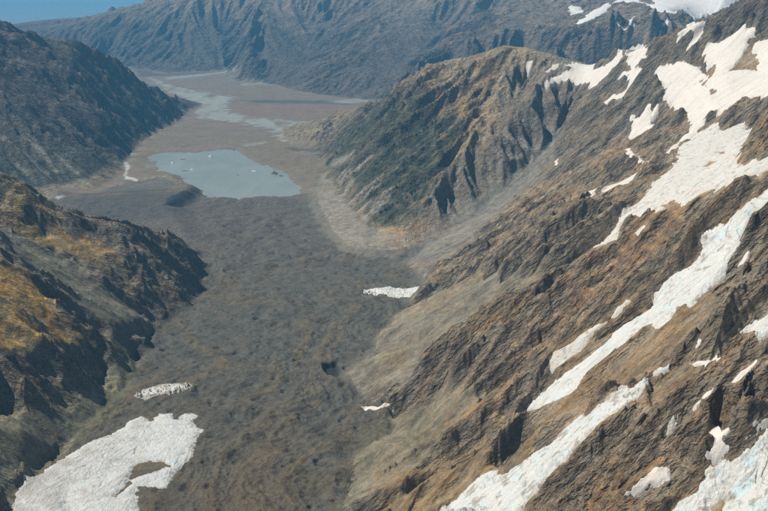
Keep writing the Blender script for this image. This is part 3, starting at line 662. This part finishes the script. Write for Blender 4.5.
# which block of land a face belongs to
split_y = np.interp(cx, [-14000, -3400, -600, 1000, 2500, 4500, 6500, 9000, 14000], [19500, 17000, 15800, 15200, 13800, 12500, 11500, 10500, 9000])
land = np.zeros(cx.shape, np.int8)
land[(cy > split_y)] = 5                                           # far range
lf = np.interp(cy, [0, 6600, 8600, 16000], [-900, -900, -1500, -2000])
land[(land == 0) & (cx < lf) & (cy < 7000)] = 1
land[(land == 0) & (cx < lf)] = 2
tvl = place([(395, 258), (440, 239), (480, 214), (520, 179), (550, 148), (570, 112), (580, 90), (585, 66)], closed=False)
tvx = np.interp(cy, tvl[:, 1], tvl[:, 0])
land[(land == 0) & (cx < tvx) & (cy > 6600)] = 3
land[land == 0] = 4
land[ff & (cy < 9000)] = 6
land[ff & (cy >= 9000)] = 7
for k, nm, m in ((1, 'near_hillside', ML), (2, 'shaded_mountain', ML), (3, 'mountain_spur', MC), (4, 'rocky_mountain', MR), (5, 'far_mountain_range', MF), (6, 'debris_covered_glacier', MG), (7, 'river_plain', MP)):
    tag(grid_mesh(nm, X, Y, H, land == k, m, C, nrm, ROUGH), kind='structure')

# ------------------------------------------------------------------ glaciers and snow
def snow_material(name, wl, bump, rough=0.6):
    m = ground_material(name, wl, bump, 0.11)
    b = m.node_tree.nodes['Principled BSDF']; b.inputs['Roughness'].default_value = rough; b.inputs['Specular IOR Level'].default_value = 0.3
    return m
MI, MS = snow_material('crevassed_ice', 9, 6), snow_material('firn_snow', 26, 5.0)
def up(a, k):
    r, c = a.shape[:2]
    ri = np.linspace(0, r - 1, (r - 1) * k + 1); ci = np.linspace(0, c - 1, (c - 1) * k + 1)
    r0 = np.minimum(ri.astype(int), r - 2); c0 = np.minimum(ci.astype(int), c - 2)
    fr, fc = (ri - r0)[:, None], (ci - c0)[None, :]
    return (a[r0][:, c0] * (1 - fr) * (1 - fc) + a[r0 + 1][:, c0] * fr * (1 - fc) + a[r0][:, c0 + 1] * (1 - fr) * fc + a[r0 + 1][:, c0 + 1] * fr * fc)
SNOW_SEED = [500]
def snow(name, label, cat, poly, group=None, holes=(), thick=12.0, ice=0.0, dirt=0.25, rough=4.0, k=2, ymin=None, fill=0.7, cover=0.6, tint=(.64, .605, .57), streak=None):
    W = place(poly, 3.0, ymin=ymin)
    if len(W) < 4: print('no ground for', label); return
    px = W[:, 1].mean() / FPX; pad = 6 * px + 10
    r0, r1, c0, c1 = window(W, pad)
    Hg, Sg = H[r0:r1, c0:c1], HS[r0:r1, c0:c1]
    Xs, Ys = up(X[r0:r1, c0:c1], k), up(Y[r0:r1, c0:c1], k); Hs, Ss = up(Hg, k), up(Sg, k)
    SNOW_SEED[0] += 7; sd_ = SNOW_SEED[0]
    sd = signed(Xs, Ys, W)
    for h in holes:
        sd = np.minimum(sd, -signed(Xs, Ys, place(h, 3.0, ymin=ymin)))
    edge = fbm(Xs, Ys, 30 * px, 5, sd_, 0.68); sd = sd + edge * rough * 1.3 * px - up(np.clip(GF[r0:r1, c0:c1], -1, 1.2), k) * px * 1.3 * min(1, rough / 2) * (SL[r0:r1, c0:c1].mean() > .3)
    cell = 0.0014 * Ys
    inside = np.clip(sd / (6 * px), 0, 1)
    t = np.where(sd > 0, thick * (1 - np.exp(-np.maximum(sd, 0) / (2.0 * thick + 3 * px))), sd * 0.6)
    t = np.where(sd > 0, t - thick * 1.2 * np.clip(up(SL[r0:r1, c0:c1], k) - 1.75, 0, .8) * (1 - inside * min(1, cover * 1.5)), t)
    z = Hs + (Ss - Hs) * fill * np.clip(sd / (4 * px) + .3, 0, 1) + t
    z = np.where(sd > 0, np.maximum(z, Hs + cover * t), z)
    colr = np.empty(Xs.shape + (3,), np.float32); colr[:] = tint
    z = z + inside * fbm(Xs, Ys, 45 * px, 3, sd_ + 20) * .9 * px
    if ice > .6: colr[:] = (.655, .655, .645)
    dn = fbm(Xs, Ys, 90, 5, sd_ + 1, 0.65)
    if ice > 0:
        cr = fbm(Xs, Ys, 34, 4, sd_ + 2, 0.62, ridged=True); cr2 = fbm(Xs + .6 * Ys, Ys - .6 * Xs * .3, 60, 2, sd_ + 3, 0.5, ridged=True)
        ac, al = -rd[1] * Xs + rd[0] * Ys, rd[0] * Xs + rd[1] * Ys
        if streak is not None: ac, al = al, ac
        wv = fbm(Xs, Ys, 150, 3, sd_ + 8) * 35
        cv = np.abs(perlin((al + wv) / 30.0, ac / 130.0, sd_ + 9)); cm = np.clip(fbm(Xs, Ys, 260, 2, sd_ + 10) * 1.5 + .6, .1, 1) * inside * min(1, ice * 1.4)
        crv = np.clip(1 - cv / .09, 0, 1) * cm
        z = z + inside * ice * (3.0 * cr + 1.8 * cr2) - 7 * crv
        colr += (crv * .7)[..., None] * (np.array((.33, .40, .43), np.float32) - colr)
        bl = np.clip(fbm(Xs, Ys, 40, 4, sd_ + 4, 0.6) * 1.3 - .1, 0, 1) * min(1, ice) * inside
        colr += bl[..., None] * (np.array((.56, .70, .76), np.float32) - colr)
    dm = np.clip(dirt * 1.1 - sd / (9 * px) + dn * 0.8, 0, 1) * np.clip(dirt * 2.2, 0, 0.85)
    fa, fl_ = -rd[1] * Xs + rd[0] * Ys, rd[0] * Xs + rd[1] * Ys
    dm = np.maximum(dm, np.clip(fbm(fa, fl_ / 9, 26, 4, sd_ + 12, .65) * 1.1 - .12, 0, 1) * (.30 if ymin is None else .1))
    if ice > .5:
        dm = np.maximum(dm, np.clip(fbm(Xs, Ys, 45, 4, sd_ + 6, .7) * 1.6 - .75 + dirt, 0, 1) * .75)
    if streak is not None:
        ca, sa = math.cos(streak), math.sin(streak)
        st = fbm((Xs * ca + Ys * sa) / 9, Xs * -sa + Ys * ca, 16, 3, sd_ + 5, 0.6)
        q = (Xs - W[:, 0].mean()) / W[:, 0].std()
        dm = np.maximum(dm, np.clip(st * 1.3 - .1, 0, 1) * 0.6 * np.clip(.7 - .3 * q, 0, 1))
        dm = np.maximum(dm, np.clip(.1 - .5 * q + dn * .8, 0, 1) * .45)
    colr += dm[..., None] * (np.array((.27, .225, .175), np.float32) - colr)
    fm = np.maximum(np.maximum(sd[:-1, :-1], sd[1:, 1:]), np.maximum(sd[1:, :-1], sd[:-1, 1:])) > -1.5 * px
    vis = (z - Hs) > -4.0
    fm &= vis[:-1, :-1] | vis[1:, 1:] | vis[1:, :-1] | vis[:-1, 1:]
    if not fm.any(): print('hidden', label); return
    o = grid_mesh(name, Xs, Ys, z, fm, MI if ice > 0 else MS, colr)
    return tag(o, label, cat, group)
GL, SF = 'glaciers on the right mountain', 'snow patches on the right mountain'
snow('snowfield', 'broad smooth snowfield filling the high basin below the dark summit ridge', 'snowfield',
     S_FIELD,
     holes=[c3((665, 205), (705, 150), (722, 130), (738, 170), (735, 207), (700, 205)), c3((565, 238), (575, 238), (608, 275), (600, 278))], thick=18, dirt=.06, fill=.95, cover=.8, rough=2.5)
snow('snow_patch', 'small tilted snow slope right under the dark summit ridge, above the rock bar', 'snow patch', c3((488, 148), (520, 105), (560, 90), (572, 105), (552, 130), (520, 137), (502, 152)), SF, thick=8, dirt=.05)
snow('glacier', 'uppermost ice tongue on the right slope, below the smooth snowfield, ending in a point', 'glacier',
     G_TOP,
     GL, holes=[c6((458, 120), (480, 95), (500, 95), (494, 127)), c3((585, 485), (600, 475), (608, 485), (595, 500)), c3((625, 452), (640, 446), (642, 458))], thick=16, ice=.55, dirt=.12, rough=3)
snow('glacier', 'long steep white ice tongue down the middle of the right slope, frayed at its end', 'glacier',
     G_LONG,
     GL, thick=16, ice=.7, dirt=.10, rough=2.5)
snow('glacier', 'narrow ice tongue left of the long steep one, separated from it by a rock strip', 'glacier',
     G_NARROW, GL, thick=10, ice=.6, dirt=.22, rough=2.5)
snow('glacier', 'dirty broken icefall running down to the bottom edge right of centre', 'glacier',
     G_DIRTY,
     GL, thick=14, ice=1.2, dirt=.45, rough=4)
snow('glacier', 'wide crevassed glacier filling the bottom right corner', 'glacier',
     G_CORNER, GL, holes=[c9((598, 492), (640, 463), (658, 480), (622, 520), (588, 522))], thick=14, ice=1.2, dirt=.12, rough=3)
snow('glacier', 'steep ice mass cut off by the right edge at mid height', 'glacier', G_EDGE, GL, thick=12, ice=.8, dirt=.1)
for lab, poly in PATCHES:
    snow('snow_patch', lab, 'snow patch', poly, SF, thick=7, dirt=.05, rough=1.5, k=2, fill=.85, cover=.6)
FS = 'snow on the far range'
for lab, poly in FAR_SNOW:
    snow('far_snowfield', lab, 'snowfield', poly, FS, thick=30, dirt=0.0, rough=1.5, k=2, ymin=11500, fill=.9, cover=.6, tint=(.66, .66, .67))
snow('glacier_ice', 'large white streaky ice tongue in the bottom left corner', 'glacier',
     G_LEFT,
     holes=[c7((383, 412), (400, 380), (440, 362), (490, 366), (500, 378), (440, 402), (392, 417)), c7((330, 470), (360, 445), (385, 425), (378, 440), (345, 472))], thick=9, ice=.45, dirt=.34, rough=3, tint=(.62, .63, .64), streak=1.15, cover=.5)
snow('ice_outcrop', 'row of bright bare ice humps mid valley at the foot of the right slope', 'ice', c5((293, 350), (320, 355), (345, 350), (400, 356), (470, 350), (500, 352), (480, 365), (460, 377), (420, 375), (370, 371), (330, 367), (303, 358)), thick=6, ice=.9, dirt=.25, rough=6, k=3)
snow('ice_outcrop', 'thin pale line of ice near the foot of the right slope', 'ice', c8((316, 206), (350, 204), (400, 197), (410, 202), (380, 209), (330, 211)), thick=5, dirt=.1, rough=1, k=3)

# lake
def water(name, poly, z, m):
    W = np.array([atF(u, v)[:2] for u, v in poly]); W = W
    me = bpy.data.meshes.new(name); me.from_pydata([(x, y, z) for x, y in W], [], [list(range(len(W)))]); me.materials.append(m)
    o = bpy.data.objects.new(name, me); col.objects.link(o); return o
mw, nt, b = nodes('milky_lake_water')
geo = nt.nodes.new('ShaderNodeNewGeometry'); mp = nt.nodes.new('ShaderNodeMapping'); mp.inputs['Scale'].default_value = (1, .35, 1); mp.inputs['Rotation'].default_value = (0, 0, .5)
nt.links.new(geo.outputs['Position'], mp.inputs['Vector'])
n = noise_node(nt, 0.0022, 6, 0.6, mp.outputs[0], 1.2)
rmp = nt.nodes.new('ShaderNodeValToRGB'); rmp.color_ramp.elements[0].color = (.21, .25, .225, 1); rmp.color_ramp.elements[1].color = (.27, .30, .265, 1)
rmp.color_ramp.elements[0].position = .35; rmp.color_ramp.elements[1].position = .65
nt.links.new(n.outputs[0], rmp.inputs[0]); nt.links.new(rmp.outputs[0], b.inputs['Base Color'])
b.inputs['Roughness'].default_value = 0.22
bp = nt.nodes.new('ShaderNodeBump'); bp.inputs['Distance'].default_value = .5; nw = noise_node(nt, .08, 3, .6, geo.outputs['Position']); nt.links.new(nw.outputs[0], bp.inputs['Height']); nt.links.new(bp.outputs[0], b.inputs['Normal'])
tag(water('lake', [(130, 205), (130, 150), (200, 144), (240, 143), (330, 160), (330, 205)], 0.0, mw), kind='structure')


o = bpy.data.meshes.new('far_lake'); o.from_pydata([(-34000, 36000, -20), (-14200, 36000, -20), (-12500, 48000, -20), (-5000, 94000, -20), (-60000, 94000, -20)], [], [(0, 1, 2, 3, 4)]); o.materials.append(mw)
o = bpy.data.objects.new('far_lake', o); col.objects.link(o); tag(o, kind='structure')
# ------------------------------------------------------------------ icebergs on the lake, seracs on the glacier margin
mi, nt, b = nodes('iceberg_ice')
geo = nt.nodes.new('ShaderNodeNewGeometry'); n = noise_node(nt, 0.06, 5, 0.6, geo.outputs['Position'])
rmp = nt.nodes.new('ShaderNodeValToRGB'); rmp.color_ramp.elements[0].color = (.42, .50, .54, 1); rmp.color_ramp.elements[1].color = (.74, .77, .78, 1)
rmp.color_ramp.elements[0].position = .35; rmp.color_ramp.elements[1].position = .6
nt.links.new(n.outputs[0], rmp.inputs[0]); nt.links.new(rmp.outputs[0], b.inputs['Base Color']); b.inputs['Roughness'].default_value = .5
md, nt, b = nodes('debris_covered_ice')
geo = nt.nodes.new('ShaderNodeNewGeometry'); n = noise_node(nt, 0.05, 5, 0.6, geo.outputs['Position'])
rmp = nt.nodes.new('ShaderNodeValToRGB'); rmp.color_ramp.elements[0].color = (.07, .072, .072, 1); rmp.color_ramp.elements[1].color = (.20, .20, .19, 1)
rmp.color_ramp.elements[0].position = .35; rmp.color_ramp.elements[1].position = .65
nt.links.new(n.outputs[0], rmp.inputs[0]); nt.links.new(rmp.outputs[0], b.inputs['Base Color']); b.inputs['Roughness'].default_value = .9
def ice_block(name, cx_, cy_, z0_, lx, ly, hgt, seed, mat, peak=0.0, lean=0.0, rings=7, seg=18, rz=0.0, parent=None):
    """irregular block: rings that shrink and lean towards a broken top"""
    r_ = np.random.default_rng(seed); co, fa = [], []
    ph = r_.uniform(0, 6.28, 4); am = r_.uniform(.06, .2, 4)
    for i in range(rings):
        q = i / (rings - 1); sc = (1 - q ** (1.6 if peak == 0 else 1.0)) ** (.55 if peak == 0 else .9) if i < rings - 1 else .05
        for j in range(seg):
            a = 2 * math.pi * j / seg
            rr = (1 + sum(am[m] * math.sin((m + 2) * a + ph[m]) for m in range(4))) * sc * r_.uniform(.9, 1.1)
            x_, y_ = rr * lx * math.cos(a) + lean * q * lx, rr * ly * math.sin(a)
            co.append((x_ * math.cos(rz) - y_ * math.sin(rz), x_ * math.sin(rz) + y_ * math.cos(rz), (-.25 + 1.25 * q) * hgt * r_.uniform(.92, 1.05)))
    for i in range(rings - 1):
        for j in range(seg): fa.append((i * seg + j, i * seg + (j + 1) % seg, (i + 1) * seg + (j + 1) % seg, (i + 1) * seg + j))
    fa.append(tuple((rings - 1) * seg + j for j in range(seg))); fa.append(tuple(reversed(range(seg))))
    me = bpy.data.meshes.new(name); me.from_pydata(co, [], fa); me.materials.append(mat)
    o = bpy.data.objects.new(name, me); col.objects.link(o); o.location = (cx_, cy_, z0_)
    if parent is not None:
        o.parent = parent
    return o
def on_lake(u, v):
    t, s_ = ray(u, v); y = -CAM_H / s_; return t * y, y
for u, v, lx, ly, hg, dark, lab in (
        (275, 174, 55, 26, 38, 1, 'dark peaked iceberg alone on the right part of the lake'),
        (281, 176, 26, 14, 10, 1, 'low dark floe touching the right side of the dark peaked iceberg'),
        (211, 156.5, 28, 16, 16, 0, 'white iceberg near the far shore, rightmost of the pale ones'),
        (183, 159.5, 40, 16, 9, 1, 'long low grey floe on the far left part of the lake'),
        (173, 163, 26, 16, 14, 0, 'small white iceberg nearest the left shore of the lake'),
        (185, 171, 32, 14, 7, 1, 'grey floe just off the dark shore cliff'),
        (192, 169.5, 20, 10, 7, 0, 'pale floe right of the grey one off the dark shore cliff'),
        (234, 150.5, 20, 12, 10, 1, 'tiny dark iceberg tight against the far shore'),
        (238, 175, 16, 9, 6, 1, 'tiny dark speck of ice in the middle of the lake'),
        (254, 171, 30, 12, 4, 0, 'faint flat pale floe left of the dark peaked iceberg')):
    x_, y_ = on_lake(u, v)
    o = ice_block('iceberg', x_, y_, 0.0, lx, ly, hg, int(u * 7 + v), md if dark else mi, peak=1.0 if hg > 30 else 0.0, lean=-.15)
    tag(o, lab, 'iceberg', 'icebergs on the lake')
# row of ice pinnacles at the margin of the white ice tongue
def ground_at(x_, y_):
    t = x_ / y_; c = int(np.clip(np.searchsorted(GT, t), 1, NC - 1)); r = int(np.clip(np.searchsorted(GY, y_), 1, NR - 1))
    fc = (t - GT[c - 1]) / (GT[c] - GT[c - 1]); fr = (y_ - GY[r - 1]) / (GY[r] - GY[r - 1])
    return (H[r - 1, c - 1] * (1 - fc) + H[r - 1, c] * fc) * (1 - fr) + (H[r, c - 1] * (1 - fc) + H[r, c] * fc) * fr
ms = bpy.data.materials.new('serac_ice'); ms.use_nodes = True
nt = ms.node_tree; b = nt.nodes['Principled BSDF']
geo = nt.nodes.new('ShaderNodeNewGeometry'); n = noise_node(nt, 0.05, 6, 0.65, geo.outputs['Position'])
rmp = nt.nodes.new('ShaderNodeValToRGB'); rmp.color_ramp.elements[0].color = (.19, .16, .125, 1); rmp.color_ramp.elements[1].color = (.52, .48, .42, 1)
rmp.color_ramp.elements[0].position = .40; rmp.color_ramp.elements[1].position = .56
nt.links.new(n.outputs[0], rmp.inputs[0]); nt.links.new(rmp.outputs[0], b.inputs['Base Color']); b.inputs['Roughness'].default_value = .7
h0 = hit(162, 392)
sroot = bpy.data.objects.new('icefall', None); col.objects.link(sroot)
sroot.location = (h0[0], h0[1], ground_at(*h0))
tag(sroot, 'band of dirty cream ice pinnacles above the tip of the white ice tongue', 'icefall')
base = snow('ice_base', 'x', 'x', c7((392, 174), (415, 158), (470, 142), (520, 130), (560, 130), (570, 148), (540, 163), (480, 170), (430, 182)), thick=5, ice=.8, dirt=.8, rough=3, k=3)
for key in ('label', 'category'): del base[key]
base.parent = sroot; base.location = -sroot.location
rs = np.random.default_rng(5)
for i in range(70):
    q = rs.uniform(0, 1); u = 137 + 54 * q; v = 395.5 - 9 * q + rs.uniform(-4.5, 4.5) * (.45 + .6 * q)
    h = hit(u, v)
    if not h: continue
    sz = rs.uniform(5, 10)
    ice_block('serac', h[0] - sroot.location.x, h[1] - sroot.location.y, ground_at(*h) - sroot.location.z - 1.0, sz * rs.uniform(.8, 1.2), sz * rs.uniform(1.4, 2.6), rs.uniform(10, 22), 900 + i, ms, peak=1.0, lean=rs.uniform(-.4, .5), rings=5, seg=9, rz=rs.uniform(-.5, .5), parent=sroot)

# ------------------------------------------------------------------ haze
hm = bpy.data.materials.new('valley_haze'); hm.use_nodes = True
nt = hm.node_tree
nt.nodes.remove(nt.nodes['Principled BSDF'])
vol = nt.nodes.new('ShaderNodeVolumePrincipled')
vol.inputs['Color'].default_value = (.18, .57, 1.0, 1); vol.inputs['Density'].default_value = 1.8e-5; vol.inputs['Anisotropy'].default_value = 0.0
nt.links.new(vol.outputs[0], nt.nodes['Material Output'].inputs['Volume'])
zt = float(H.max()) + 60
x0, x1, y0, y1, z0 = -62000, 62000, -3000, 99000, float(H.min()) - 5
me = bpy.data.meshes.new('haze')
me.from_pydata([(x, y, z) for z in (z0, max(zt, CAM_H + 60)) for y in (y0, y1) for x in (x0, x1)], [], [(0, 2, 3, 1), (4, 5, 7, 6), (0, 1, 5, 4), (1, 3, 7, 5), (3, 2, 6, 7), (2, 0, 4, 6)])
me.materials.append(hm)
o = bpy.data.objects.new('haze', me); col.objects.link(o); tag(o, kind='stuff')

print('triangles', sum(2 * len(o.data.polygons) for o in scene.objects if o.type == 'MESH'))
